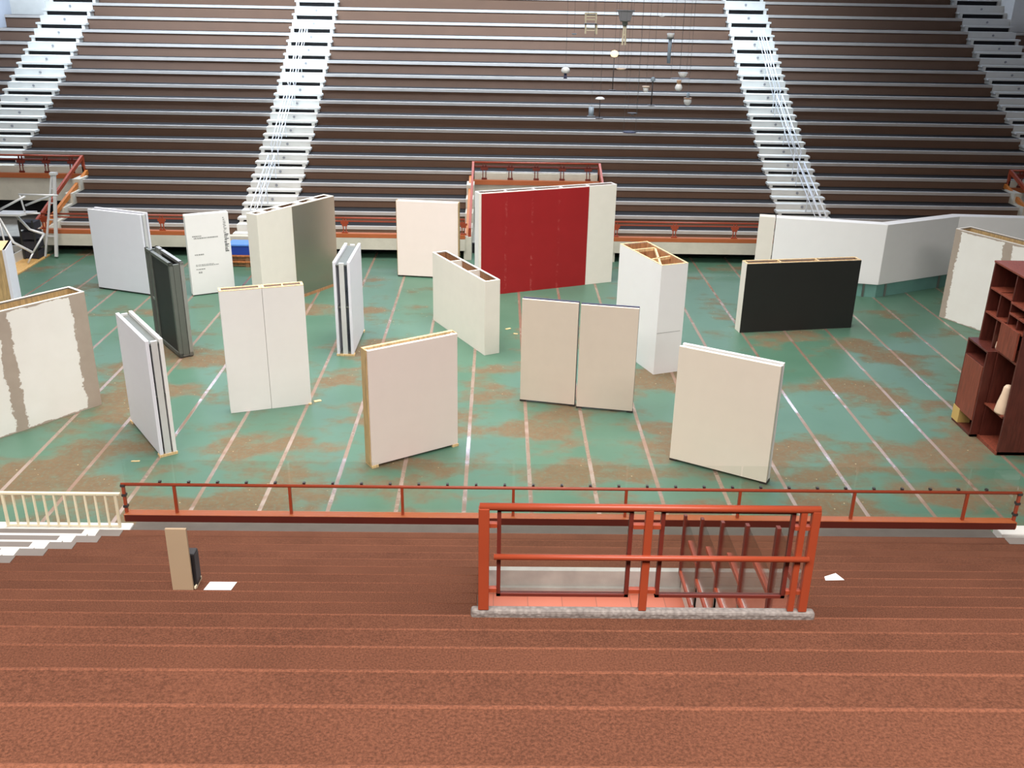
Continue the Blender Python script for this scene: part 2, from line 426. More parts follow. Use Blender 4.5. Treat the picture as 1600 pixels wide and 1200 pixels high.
# front wall of the rear stand, orange beam and railings
fwb = MB()
for a, b in ((-21.8, -20.5), (-15.4, -1.1), (3.95, 19.25)):
    fwb.box(a, b, 32.24, 32.5, .335, .73); fwb.box(a, b, 32.5, 33.85, .30, .36)
struct(fwb.build('trim_2', 'board_conc'), 'pale concrete kerb wall hanging over a dark gap at the rear edge of the floor', 'kerb')
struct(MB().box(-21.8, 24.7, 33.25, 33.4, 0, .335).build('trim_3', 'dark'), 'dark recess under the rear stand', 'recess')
def rear_rail(x0, x1, label):
    t = thing('front_railing', label, 'railing', (x0, 32.3, 0), 0, 'orange front railings of the rear stand')
    L = x1-x0
    MB().box(0, L, -.05, .14, .735, .88).build('base_beam', 'beam', t, .01)
    MB().tube([(0, 0, 1.40), (L, 0, 1.40)], .03).build('top_rail', 'orange', t)
    MB().box(0, L, -.015, .015, 1.27, 1.31).build('lower_rail', 'orange', t)
    n = max(1, round(L/1.85)); 
    for i in range(n+1):
        x = min(max(.06, i*L/n), L-.06)
        p = MB().box(x-.06, x-.03, -.02, .02, .88, 1.38).box(x+.03, x+.06, -.02, .02, .88, 1.38).box(x-.13, x+.13, -.025, .025, 1.20, 1.27).box(x-.09, x+.09, -.025, .025, 1.12, 1.2).box(x-.1, x+.1, -.03, .03, .88, .93)
        p.build('post', 'orange', t)
    return t
rear_rail(-15.3, -9.3, 'orange railing behind the bluish white double board, left of the stairs')
rear_rail(-7.2, -1.1, 'orange railing behind the blush board, between stairs and red board')
rear_rail(3.95, 10.1, 'orange railing between the red board and the long white wall')
rear_rail(12.25, 19.2, 'orange railing hidden behind the long white zigzag wall')

def rear_entrance(x0, x1, label, vis=(0, 1)):
    yb = 36.9; zt = 1.95
    s = MB()
    s.box(x0, x1, yb, yb+.62, 1.35, 2.14); s.box(x0, x1, yb, yb+.15, .85, 1.35)                       # fascia over the opening
    for i in range(4):
        s.box(x0-.22, x0+.06, YF(i)-.3, YF(i)+.5, 0, ZF(i)+.06).box(x1-.06, x1+.22, YF(i)-.3, YF(i)+.5, 0, ZF(i)+.06)
    s.box(x0-.2, x0+.06, 32.3, 33.5, 0, .8).box(x1-.06, x1+.2, 32.3, 33.5, 0, .8)
    e = struct(s.build('trim_4', 'board_conc'), label + ', concrete surround', 'entrance')
    MB().box(x0, x1, yb+1.2, yb+1.3, -.1, 1.6).build('dark_opening', 'dark', e)
    MB().box(x0, x1, 33.4, yb+1.2, -.1, 0).build('passage_floor', 'conc_grey', e)
    t = thing('entrance_guard', label.replace('entrance', 'guard rail around the entrance'), 'railing', (x0, 0, 0), 0, 'orange guard rails around the rear entrances')
    L = x1-x0
    MB().tube([(-.05, yb+.06, 2.53), (L+.05, yb+.06, 2.53)], .035).build('top_rail', 'orange', t)
    MB().box(0, L, yb-.02, yb+.08, 2.36, 2.41).build('middle_rail', 'beam_dark', t)
    MB().box(0, L, yb-.14, yb, 1.72, 1.90).build('beam', 'beam', t, .01)
    for i in range(5):
        x = .42 + i*(L-.84)/4
        MB().box(x-.07, x-.04, yb-.02, yb+.05, 1.9, 2.5).box(x+.04, x+.07, yb-.02, yb+.05, 1.9, 2.5).box(x-.14, x+.14, yb-.03, yb+.06, 2.26, 2.36).box(x-.1, x+.1, yb-.03, yb+.06, 1.9, 1.97).build('post', 'beam_dark', t)
    for x in (0, L):
        MB().bar((x, yb+.05, 2.50), (x, 32.4, 1.02), .08, .14).build('side_rail', 'orange', t)
        MB().bar((x+(.1 if x else -.1), yb+.05, 1.95), (x+(.1 if x else -.1), 32.5, .72), .10, .16).build('side_beam', 'ochre', t)
        MB().box(x-.05, x+.05, yb, yb+.09, 1.75, 2.53).build('corner_post', 'orange', t)
        MB().box(x-.05, x+.05, 32.35, 32.45, 0.2, 1.05).build('corner_post', 'orange', t)
    return t
rear_entrance(-.95, 3.82, 'central entrance behind the tall red board')
rear_entrance(-20.2, -15.6, 'left entrance beyond the heap of metal frames')
rear_entrance(19.5, 24.0, 'right entrance at the far right edge')

# near stand -------------------------------------------------------
NX0, NX1 = -6.05, 8.45
VX0, VX1 = -.14, 2.22
root = structure('seating_terrace', 'rust carpeted rows falling away below the viewer', 'terrace')
for n in range(-2, 16):
    y1, z = YN(n), ZN(n); y0 = YN(n-1); zl = ZN(n+1)
    iv = [(NX0, NX1)]
    if 6 <= n <= 10: iv = [(NX0, VX0), (VX1, NX1)]
    a = MB()
    for p, q in iv:
        a.box(p, q, y0-.02, y1, z-.12, z)
        a.box(p, q, y1-.1, y1-.003, min(zl, z-.12)-.1, z-.11)
    cr = a.build('carpeted_row', 'carpet', root, .012)
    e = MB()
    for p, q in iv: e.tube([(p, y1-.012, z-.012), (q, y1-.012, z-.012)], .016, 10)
    e.build('rolled_edge', 'carpet_edge', cr)  # added tube in lighter carpet paints the highlight along each lip
struct(MB().box(-5.98, 8.42, 13.7, 14.2, .1, .36).build('trim_5', 'walk'), 'grey concrete walkway edge below the lowest carpeted row', 'walkway')
struct(MB().prism_x([(YN(-3), ZN(-2)-.9), (YN(15), ZN(15)-.9), (YN(15), -.1), (YN(-3), -.1)], -30, NX0-2.6).prism_x([(YN(-3), ZN(-2)-.9), (YN(15), ZN(15)-.9), (YN(15), -.1), (YN(-3), -.1)], NX1+2.6, 30).build('trim_6', 'conc_grey'), 'concrete body beside the near stand', 'terrace')

# entrance hole in the near stand
s = MB().box(VX0-.02, 2.30, 5.725, 5.80, 4.45, 4.685).build('trim_7', 'plate', None, .02)
struct(s, 'speckled concrete kerb under the orange guard frame', 'kerb')
o = struct(MB().box(VX0, VX1, 9.70, 9.78, 1.9, 2.405).box(VX0, VX1, 9.66, 9.70, 1.9, 2.19).build('trim_8', 'conc_grey'), 'grey concrete upstand at the far side of the near entrance', 'upstand')
o = struct(MB().box(VX0, VX1, 5.74, 9.7, 1.9, 2.15).build('trim_9', 'tile'), 'red tiled landing of the near entrance', 'landing')
sw = MB()
for x in (VX0-.10, VX1):
    poly = [(5.74, 4.6)] + [p for n in range(6, 11) for p in ((YN(n-1)-.0, ZN(n)-.01), (YN(n), ZN(n)-.01))] + [(9.76, 1.9), (5.74, 1.9)]
    sw.prism_x(poly, x, x+.10)
struct(sw.build('trim_10', 'conc'), 'pale concrete side walls of the near entrance', 'wall')
struct(MB().box(VX0, VX1, 5.765, 5.80, 1.9, 4.45).build('trim_11', 'conc'), 'wall under the orange guard frame', 'wall')

g = thing('guard_frame', 'orange double guard frame with glass above the near stair entrance', 'railing', (0, 5.762, 4.685))
def gpost(x, wdt=.05, dy=.04, name='post'):
    return MB().box(x-wdt/2, x+wdt/2, -dy/2, dy/2, 0, .82).build(name, 'orange', g, .006)
MB().tube([(-.10, 0, .825), (2.23, 0, .825)], .026, 12).build('top_rail', 'orange', g)
MB().tube([(0.0, -.03, .445), (2.19, -.03, .445)], .021, 12).build('middle_rail', 'orange', g)
gpost(-.07, .075, .06); gpost(1.06, .055, .05); gpost(2.205, .06, .05); gpost(2.12, .045, .04)
for a, b in ((.02, .955), (1.145, 2.07)):
    fr = MB().box(a, a+.028, .0, .035, .10, .81).box(b-.028, b, .0, .035, .10, .81).box(a, b, .0, .035, .10, .123).box(a, b, .0, .035, .787, .81).build('glass_frame', 'orange_dark', g)
    MB().box(a+.028, b-.028, .013, .021, .123, .787).build('glass_pane', 'glass', fr)
for x0, x1 in ((-.04, .02), (.955, 1.035), (1.085, 1.145), (2.07, 2.10), (2.14, 2.18)):
    for z in (.665, .14):
        MB().box(x0, x1, -.012, .03, z, z+.03).build('bracket', 'orange', g)
def side_guard(x, label):
    t = thing('side_guard', label, 'railing', (x, 0, 0), 0, 'stepped side guards of the near entrance')
    for n in range(6, 11):
        z = ZN(n); y = YN(n)-.12; zp = ZN(n-1)
        ya = max(YN(n-1)-.12, 5.83)
        MB().box(-.016, .016, y-.025, y+.025, z, z+.80).build('post', 'orange_dark', t)
        if y-.36 > ya: MB().box(-.02, .02, ya, y-.33, z+.62, z+.665).build('short_rail', 'orange', t)
        MB().box(-.02, .02, ya, y-.03, z+.02, z+.07).build('foot_rail', 'orange', t)
        gp = MB().box(-.005, .005, max(y-T+.05, 5.85), y-.035, z+.10, z+.80)
        gp.build('glass_pane', 'glass', t)
    return t
side_guard(2.19, 'stepped glass and orange side guard running down right of the entrance')
side_guard(-.075, 'stepped orange side guard running down left of the entrance, seen edge on')

# white steps at the left and right of the near stand
def near_stairs(x0, x1, label, n0, inner):
    t = thing('aisle_steps', label, 'stairs', (0, 0, 0), 0)
    for n in range(n0, 16):
        y0, y1, z = YN(n-1), YN(n), ZN(n)
        st = MB().box(x0, x1, y0, y1, z-.35, z).build('step', 'shaded_step', t)  # tread colour greyed to stand for shade on the white steps
        a, b = (x0, x1-.38) if inner > 0 else (x0+.38, x1)
        MB().box(a, b, y0, y0+.36, z, z+.19).build('half_step', 'stair', st)
        a, b = (x1-.62, x1-.38) if inner > 0 else (x0+.38, x0+.62)
        MB().box(a, b, y0+.36, y1-.0, z, z+.012).build('white_strip', 'stair', st)
    return t
near_stairs(-8.5, NX0, 'white steps, greyed for shade, at the left of the carpeted rows', 4, 1)
near_stairs(NX1, 10.9, 'white steps at the right edge of the carpeted rows', 4, -1)
tag(MB().box(-9.6, -5.98, 13.78, 14.05, .2, .41).build('kerb', 'stair', None, .02), 'white kerb under the cream slatted fence', 'kerb')
tag(MB().box(8.42, 12.0, 13.78, 14.08, .2, .50).build('kerb', 'stair', None, .02), 'white kerb at the right end of the orange railing', 'kerb')

# front railing of the near stand
fr = thing('front_railing', 'long orange glass railing along the front of the near stand', 'railing', (-5.9, 13.58, 0))
L = 14.35
MB().box(0, L, -.085, .085, .765, .885).build('base_beam', 'beam', fr, .012)
MB().box(0.02, L-.02, -.089, -.083, .76, .878).build('beam_face', 'beam_face', fr)  # thin sheet, darker than the rest of the beam
MB().tube([(0, 0, 1.385), (L, 0, 1.385)], .026, 12).build('top_rail', 'orange', fr)
xs = [0.03, .83, 2.65, 4.43, 6.20, 8.0, 9.82, 11.66, 13.48, 14.32]
for x in xs:
    MB().box(x-.022, x+.022, -.022, .022, .885, 1.37).build('post', 'orange', fr)
for a, b in zip(xs, xs[1:]):
    MB().box(a+.02, b-.02, .045, .055, .885, 1.79).build('glass_pane', 'glass', fr)
x = .6
while x < L-.1:
    MB().box(x-.02, x+.02, .02, .07, 1.395, 1.43).build('clip', 'darkmetal', fr); x += .455
for x in (xs[0], xs[-1]):
    for z in (1.0, 1.2, 1.37): MB().box(x-.035, x+.035, -.035, .035, z-.02, z+.02).build('bracket', 'darkmetal', fr)

# cream slatted fence left
fe = thing('slatted_fence', 'cream metal fence of thin uprights beside the orange railing', 'fence', (-8.0, 13.90, .41))
MB().box(-.05, 1.92, -.03, .03, .60, .64).build('top_rail', 'offwhite', fe, .008)
MB().box(.0, 1.86, -.012, .012, .015, .04).build('bottom_rail', 'offwhite', fe)
for i in range(12):
    x = .02 + i*1.82/11; w_ = .022 if i in (0, 11) else .015
    MB().box(x-w_, x+w_, -.015, .015, 0, .60).build('upright', 'offwhite', fe)

# ------------------------------------------------------------------ boards on the floor
def double_board(A, ang, L, D, H, label, face='white', back=None, t=.07, open_right=True, side=None, feet=False, group='two-sided exhibition boards', inner='metalwhite'):
    back = back or face
    r = thing('exhibition_board', label, 'board', (A[0], A[1], 0), ang, group)
    z0 = .05
    MB().box(0, L, 0, t, z0, H).build('front_board', face, r, .006)
    MB().box(0, L, D-t, D, z0, H).build('back_board', back, r, .006)
    hw = min(.06, D/2-t-.012)
    for x in (.005, L-.065):
        MB().box(x, x+.06, D/2-hw, D/2+hw, .02, H-.03).build('post', inner, r)
    for z in (.06, H*.52, H-.10):
        MB().box(.02, L-.02, t, D-t, z, z+.03).build('crossbar', 'alu_dark', r)
    if side:
        for x0, x1 in ((-.02, .005), (L-.005, L+.02)):
            MB().box(x0, x1, t*.6, D, z0, H).build('side_board', side, r)
    for x in (.03, L-.09):
        MB().box(x-.04, x+.10, -.015 if feet else .02, D+.015 if feet else D-.02, 0, .05).build('foot', 'pine' if feet else 'darkmetal', r)
    return r
double_board((-12.09, 28.44), -20.4, 1.88, .34, 2.44, 'bluish white double board in front of the orange railing, far left', 'cool_lit_white')
double_board((-3.60, 22.97), 89.5, 1.91, .42, 2.44, 'thin white double board seen edge on, left of the hollow cream board', 'cool_lit_white', feet=True)
double_board((-3.19, 30.19), -7.9, 1.96, .26, 2.45, 'blush white double board standing at the back, left of the red board', 'blush', side='tan')
double_board((-7.78, 18.89), -55.1, 2.03, .33, 2.44, 'white double board seen obliquely on wooden feet, front left', 'cool_lit_white', 'white', feet=True)
double_board((-2.39, 16.86), 32.6, 1.93, .26, 2.44, 'large blush double board with wooden edges, front centre', 'blush', 'pine', side='tan', feet=True)
double_board((.55, 20.22), -13.0, 1.25, .17, 2.44, 'left one of the beige pair of boards with navy backs', 'beige', 'navy', t=.055, group='beige boards with navy backs')
double_board((1.81, 19.86), -11.0, 1.25, .17, 2.44, 'right one of the beige pair of boards with navy backs', 'beige', 'navy', t=.055, group='beige boards with navy backs')
double_board((3.50, 17.35), -31.2, 1.97, .25, 2.44, 'glossy ivory double board at the front right', 'ivory', 'white')

# dark framed unit
r = thing('exhibition_board', 'dark glazed board in grey metal frames behind the oblique white board', 'board', (-8.97, 24.14, 0), -54, 'two-sided exhibition boards')
L, D, H = 1.87, .35, 2.44
for y in (0, D-.09):
    fb = MB()
    for x in (0, .36, L-.10): fb.box(x, x+.09 if x < 1 else L, y, y+.09, .03, H)
    fb.box(0, L, y, y+.09, .03, .13).box(0, L, y, y+.09, H-.08, H)
    f_ = fb.build('frame', 'alu_dark' if y == 0 else 'alu', r, .006)
    MB().box(.45, L-.10, y+.03, y+.06, .13, H-.08).build('dark_panel', 'charcoal', f_)
    MB().box(.09, .36, y+.03, y+.05, 1.10, 1.16).build('crossbar', 'alu', f_)
for x in (.02, L-.08): MB().box(x, x+.06, .1, D-.1, .03, H-.05).build('post', 'alu_dark', r)
MB().box(.02, L-.02, .09, D-.09, .04, .07).build('bottom_tray', 'alu', r)
for x in (.03, L-.1): MB().box(x, x+.07, .02, D-.02, 0, .03).build('foot', 'darkmetal', r)

# text board
r = thing('text_board', 'white board with faint printed lines and an upright row of dark lettering', 'board', (-9.06, 27.79, 0), 27.5)
MB().box(0, 1.25, 0, .06, .03, 2.43).build('front_board', 'white', r, .006)
MB().box(0, 1.25, .16, .22, .03, 2.43).build('back_board', 'white', r, .006)
MB().box(.01, 1.24, .06, .16, .03, 2.38).build('core', 'white', r)
MB().box(.02, 1.23, .02, .20, 0, .03).build('foot', 'darkmetal', r)
def bars(name, rows, mat):
    b = MB()
    for x0, x1, z, h in rows:
        x = x0
        while x < x1:
            w_ = random.uniform(.02, .06); b.box(x, min(x+w_, x1), -.004, .001, z-h/2, z+h/2); x += w_+random.uniform(.006, .02)
    return b.build(name, mat, r)
bars('printed_lines', [(.16, .42, 1.79, .035), (.20, .90, 1.73, .035), (.18, .44, 1.24, .035), (.18, .44, .80, .03), (.24, .34, .70, .05)], 'grey_line')
bars('fine_print', [(.18, .70, .935, .02), (.18, .84, .90, .02)], 'grey_line')
b = MB(); c = MB(); z = 1.26
while z < 2.28:
    h = random.uniform(.012, .03); q = b if z < 1.78 else c
    w_ = random.uniform(.06, .12) if z < 1.78 else random.uniform(.03, .08); xx = 1.07 + random.uniform(0, .02)
    q.box(xx, xx+w_, -.004, .001, z, z+h); z += h + random.uniform(.014, .03)
b.build('bold_lettering', 'ink', r); c.build('light_lettering', 'grey_line', r)

def hollow(A, ang, L, D, H, label, front, side, nrib, rim='pine', inside='ply_dark', back=None, t=.03, group='hollow-topped display walls', ribs=None, z0=0.0, rw=.025, rib_w=.018):
    r = thing('display_wall', label, 'wall panel', (A[0], A[1], 0), ang, group)
    MB().box(0, L, 0, t, z0, H).build('front_panel', front, r, .004)
    MB().box(0, L, D-t, D, z0, H).build('back_panel', back or side, r, .004)
    MB().box(0, t, t, D-t, z0, H).build('end_panel', side, r, .004)
    MB().box(L-t, L, t, D-t, z0, H).build('end_panel', side, r, .004)
    li = MB().box(t, L-t, t, t+.012, z0, H-.03).box(t, L-t, D-t-.012, D-t, z0, H-.03).box(t, t+.012, t+.012, D-t-.012, z0, H-.03).box(L-t-.012, L-t, t+.012, D-t-.012, z0, H-.03).box(t, L-t, t, D-t, z0+.9, z0+.93)
    li.build('lining', inside, r)
    rm = MB().box(0, L, 0, t+rw, H, H+.012).box(0, L, D-t-rw, D, H, H+.012).box(0, t+rw, t+rw, D-t-rw, H, H+.012).box(L-t-rw, L, t+rw, D-t-rw, H, H+.012)
    rm.build('top_rim', rim, r)
    for x in (ribs or [L*(i+1)/(nrib+1) for i in range(nrib)]):
        MB().box(x-rib_w, x+rib_w, t+.012, D-t-.012, z0+.93, H+.010).build('rib', rim, r)
    return r
# cream and silver
r = hollow((-6.64, 26.47), 58.3, 3.2, .40, 2.77, 'tall cream wall with a silver half, left of the stairs foot', 'cream', 'cream', 4, rim='cream', inside='ply_dark', rw=.06, rib_w=.09, ribs=[.42, 1.0, 1.85, 2.5])
MB().box(1.38, 3.2, -.012, 0, .09, 2.765).build('silver_sheet', 'silver', r)
MB().box(1.38, 3.2, -.014, 0, .0, .09).build('skirting', 'ply', r)
# pair of white boxes
hollow((-5.78, 19.38), 19.0, .87, .26, 2.765, 'left half of the pair of white hollow boxes, front left of centre', 'white', 'white', 0, rim='pine', inside='ply', group='pair of white hollow boxes')
r = hollow((-4.95, 19.66), 19.0, .87, .26, 2.765, 'right half of the pair of white hollow boxes, front left of centre', 'white', 'white', 1, rim='pine', inside='ply', group='pair of white hollow boxes')
MB().box(.80, .87, -.03, .0, 0, .025).build('splinter', 'pine', r)
# red
r = hollow((-.55, 28.17), 22.3, 4.55, .36, 3.11, 'tall red wall with white ends at the back centre', 'cream', 'white', 4, rim='white', inside='ply_dark')
MB().box(.07, 3.60, -.012, 0, .0, 3.10).build('red_sheet', 'red', r)
# low cream hollow
hollow((-1.78, 25.88), -61.8, 3.13, .43, 1.945, 'low cream hollow wall with three open compartments, centre', 'cream', 'cream', 2, rim='cream')
# black
r = hollow((6.69, 25.12), 9.6, 3.32, .33, 1.955, 'low wall with black front and white end, right of centre', 'cream', 'cream', 2, rim='pine', ribs=[1.0, 2.1], inside='ply_dark')
MB().box(.0, 3.32, -.012, 0, .01, 1.95).build('black_sheet', 'black', r)

# white prism
r = thing('display_column', 'tall white wedge-shaped hollow column, right of the beige pair', 'column', (3.10, 21.95, 0))
P = [(.0, 2.0), (.75, .0), (1.42, .26), (.73, 2.31)]
def inset(poly, d):
    c = (sum(p[0] for p in poly)/4, sum(p[1] for p in poly)/4); out = []
    n = len(poly)
    for i in range(n):
        p0, p1, p2 = Vector(poly[i-1]), Vector(poly[i]), Vector(poly[(i+1) % n])
        e1 = (p1-p0).normalized(); e2 = (p2-p1).normalized()
        n1 = Vector((-e1.y, e1.x)); n2 = Vector((-e2.y, e2.x)); bs = (n1+n2); bs = bs/(bs.dot(n1))
        out.append(tuple(p1 + bs*d))
    return out
Q = inset(P, .03); Q2 = inset(P, .045)
names = ['left_panel', 'end_panel', 'right_panel', 'back_panel']
for i in range(4):
    j = (i+1) % 4
    MB().prism([P[i], P[j], Q[j], Q[i]], 0, 2.75).build(names[i], 'brightwhite', r)
li = MB()
for i in range(4):
    j = (i+1) % 4; li.prism([Q[i], Q[j], Q2[j], Q2[i]], .9, 2.73)
li.prism(Q, 1.8, 1.82); li.build('lining', 'ply', r)
def lerp(a, b, t): return (a[0]+(b[0]-a[0])*t, a[1]+(b[1]-a[1])*t)
for a, b in ((lerp(Q2[0], Q2[1], .22), lerp(Q2[3], Q2[2], .22)), (lerp(Q2[3], Q2[2], .24), lerp(Q2[0], Q2[1], .97)), (lerp(Q2[0], Q2[1], .68), lerp(Q2[3], Q2[2], .62))):
    MB().bar((*a, 2.68), (*b, 2.68), .05, .07).build('brace', 'pine', r)
rim = MB()
for i in range(4):
    j = (i+1) % 4; rim.prism([P[i], P[j], Q2[j], Q2[i]], 2.75, 2.758)
rim.build('top_rim', 'pine', r)
MB().box(.76, 1.40, -.002, 0, 1.06, 1.07).build('seam', 'grey_line', r).matrix_local = Matrix.Translation((.75, 0, 0)) @ Matrix.Rotation(math.atan2(.26, .67), 4, 'Z') @ Matrix.Translation((-.75, -.001, 0))

# plaster walls
M['plaster_left'] = plaster_mat('trowelled_plaster_left', [(-.2, .04), (1.70, 1.97), (3.27, 3.8)])
M['plaster_right'] = plaster_mat('trowelled_plaster_right', [(-.4, .20), (1.55, 1.85), (3.3, 4)])
a = math.radians(51.5); ex = 1.35
hollow((-10.14-ex*math.cos(a), 18.01-ex*math.sin(a)), 51.5, ex+2.26, .60, 2.60, 'white trowelled wall with bare grey edges at the left edge', 'plaster_left', 'conc_grey', 0, rim='cream', inside='tan', group='trowelled plaster walls')
hollow((12.92, 26.76), -63.0, 3.4, .62, 2.61, 'white trowelled wall with bare grey edges behind the bookcase', 'plaster_right', 'conc_grey', 0, rim='cream', inside='tan', group='trowelled plaster walls')

# tan and white unit far left
r = thing('exhibition_board', 'tan wooden box unit with white side, cut by the left edge', 'board', (-12.25, 23.67, 0), 0)
MB().prism([(0, 0), (-.30, .98), (-.37, .96), (-.08, 0)], 0, 2.44).build('side_panel', 'cool_lit_white', r, .004)
MB().prism([(-.08, 0), (-.37, .96), (-1.3, .75), (-1.0, -.08)], 0, 2.43).build('body', 'tan', r)
MB().prism([(-.02, .01), (-.31, .97), (-1.3, .76), (-1.0, -.07)], 2.43, 2.44).build('top', 'pine', r)

# long white zigzag wall
r = thing('zigzag_wall', 'long white folded wall raised on a teal base, far right', 'wall panel', (0, 0, 0))
W = [(8.55, 29.30), (11.70, 28.52), (14.46, 29.85), (18.5, 29.62)]
def offs(poly, d):
    out = []
    for i, p in enumerate(poly):
        p = Vector(p); e1 = (p-Vector(poly[i-1])).normalized() if i else None; e2 = (Vector(poly[i+1])-p).normalized() if i < len(poly)-1 else None
        ns = [Vector((-e.y, e.x)) for e in (e1, e2) if e]
        b = sum(ns, Vector((0, 0))); b = b/b.dot(ns[0]); out.append(tuple(p+b*d))
    return out
W2 = offs(W, .36)
for i in range(3):
    MB().prism([W[i], W[i+1], W2[i+1], W2[i]], .42, 2.29).build('wall_leaf', 'brightwhite' if i == 0 else 'white', r, .006)
MB().prism([(8.06, 29.44), (8.53, 29.33), (8.62, 29.67), (8.15, 29.78)], .42, 2.29).build('end_leaf', 'cream', r, .006)
B1 = offs(W, .06); B2 = offs(W, .30)
for i in range(3):
    MB().prism([B1[i], B1[i+1], B2[i+1], B2[i]], .0, .42).build('base', 'teal', r)
for i in range(3):
    for tt in (.12, .88):
        p = lerp(B1[i], B1[i+1], tt); MB().box(p[0]-.03, p[0]+.03, p[1]-.04, p[1]-.005, 0, .42).build('base_post', 'alu_dark', r)

# ------------------------------------------------------------------ bookcase, right edge
r = thing('bookcase', 'tall mahogany bookcase of open boxes at the right edge', 'bookcase', (10.3, 17.72, 0))
d = 1.1
MB().box(0, d, 0, .05, 0, 3.63).build('side_panel', 'maho', r, .004)
MB().box(0, d, 1.60, 1.65, 1.93, 3.63).build('side_panel', 'maho', r, .004)
MB().box(-.01, d, -.01, 1.66, 3.63, 3.67).build('top_panel', 'maho_light_lit', r, .004)
MB().box(.55, .58, .05, 1.60, 2.55, 3.63).box(.55, .58, .05, .9, 0, 2.0).box(.55, .58, .05, .72, 2.0, 2.55).box(.55, .58, 1.2, 1.6, 1.93, 2.55).build('back_panel', 'maho', r)
for a0, a1, z in ((.05, .72, 3.08), (.72, 1.60, 3.12), (.86, 1.6, 2.60), (.05, .75, 2.60), (.05, .70, 2.86), (.05, .86, 2.0)):
    MB().box(.0, .55, a0, a1, z-.04, z).build('shelf', 'maho_light_lit', r, .003)
for y, z0, z1 in ((.72, 2.60, 3.63), (.83, 0, 2.6), (1.18, 2.6, 3.12), (1.12, 1.93, 2.56), (.36, 2.6, 2.86)):
    MB().box(.02, .55, y-.02, y+.02, z0, z1).build('divider', 'maho', r)
MB().box(-.06, -.02, .10, .80, 2.03, 2.62).build('flap_door', 'maho_light_lit', r, .004)
MB().prism([(0, .12), (0, .70), (-.02, .84), (.5, .84), (.5, .05), (.2, .05)], .78, .82).build('shelf', 'maho_light_lit', r)
MB().box(-.02, d, 0, .85, 0, .07).build('plinth', 'maho_light_lit', r)
c = MB().box(-.16, .6, .88, .92, .0, 1.90).box(-.16, .6, 1.74, 1.78, .06, 1.90).box(-.16, .6, .88, 1.78, 1.90, 1.94).box(.5, .55, .92, 1.74, .06, 1.9).box(-.16, .6, .88, 1.78, 0, .06).build('cabinet', 'maho', r, .004)
MB().box(-.17, -.14, .93, 1.73, .36, 1.58).build('cabinet_door', 'maho_light_lit', c, .003)
MB().box(-.16, .4, .92, 1.74, 1.56, 1.60).build('cabinet_shelf', 'maho', c)
MB().box(-.175, .1, 1.48, 1.78, .06, .38).build('yellow_panel', 'yellow', c)
tag(MB().lathe([(.17, 0), (.175, .03), (.15, .2), (.105, .42), (.09, .55), (.06, .60), (.0, .62)], (10.42, 18.04, .822), 24).build('bell_vase', 'vase'), 'cream bell-shaped vase on the low shelf of the mahogany bookcase', 'vase')
tag(MB().lathe([(.06, 0), (.08, .05), (.07, .16), (.05, .2), (.05, .24), (.0, .25)], (10.42, 18.72, 1.942), 18).build('jar', 'vase'), 'small cream jar on the cabinet top of the bookcase', 'jar')

# ------------------------------------------------------------------ things on the near rows
z8 = ZN(8)
r = thing('display_stand', 'narrow upright beige board on a foot plate standing on the carpeted rows', 'stand', (-3.13, 8.0, z8))
MB().box(0, .20, 0, .028, 0, .685).build('upright_board', 'putty', r, .002)
MB().box(.0, .225, .028, .20, 0, .014).build('foot_plate', 'offwhite', r)
MB().box(.212, .226, .0, .20, .014, .034).build('edge_strip', 'offwhite', r)
r = thing('loudspeaker', 'small black loudspeaker on the foot plate behind the beige upright board', 'speaker', (-3.05, 8.045, z8+.0145))
MB().box(0, .15, .002, .13, 0, .36).build('cabinet', 'speaker', r, .01)
MB().box(.15, .154, .01, .12, .05, .34).build('grille', 'speaker_face', r)
MB().box(.01, .14, .01, .12, .36, .363).build('top_plate', 'speaker_face', r)
pp = MB().prism([(-2.83, 8.0), (-2.565, 8.0), (-2.54, 8.135), (-2.805, 8.135)], z8+.003, z8+.007)
tag(pp.build('paper_sheet', 'paper'), 'white sheet lying on the carpet beside the beige upright board', 'paper')
z10 = ZN(9)
pp = MB().prism([(3.62, 8.93-.03), (3.83, 8.91), (3.775, 9.04), (3.63, 8.97)], z10+.003, z10+.006)
bpy.context.view_layer.update()
tag(pp.build('paper_sheet', 'paper'), 'crumpled white paper on the carpet right of the orange guard frame', 'paper')

# scraps on the floor
for i, (x, y, a, l, wd, lab) in enumerate(((-7.05, 17.05, .1, .16, .04, 'pale scrap of paper on the floor by the oblique white board'),
        (.32, 25.2, .6, .16, .07, 'pale wood chip on the floor in front of the red wall'), (.52, 24.8, -.2, .12, .05, 'second pale wood chip on the floor in front of the red wall'),
        (-4.02, 20.1, .5, .16, .09, 'pale splinter on the floor beside the pair of white boxes'))):
    o = MB().box(-l/2, l/2, -wd/2, wd/2, 0.0, .012).build('floor_scrap', 'pine')
    o.location = (x, y, .001); o.rotation_euler = (0, 0, a); tag(o, lab, 'scrap')

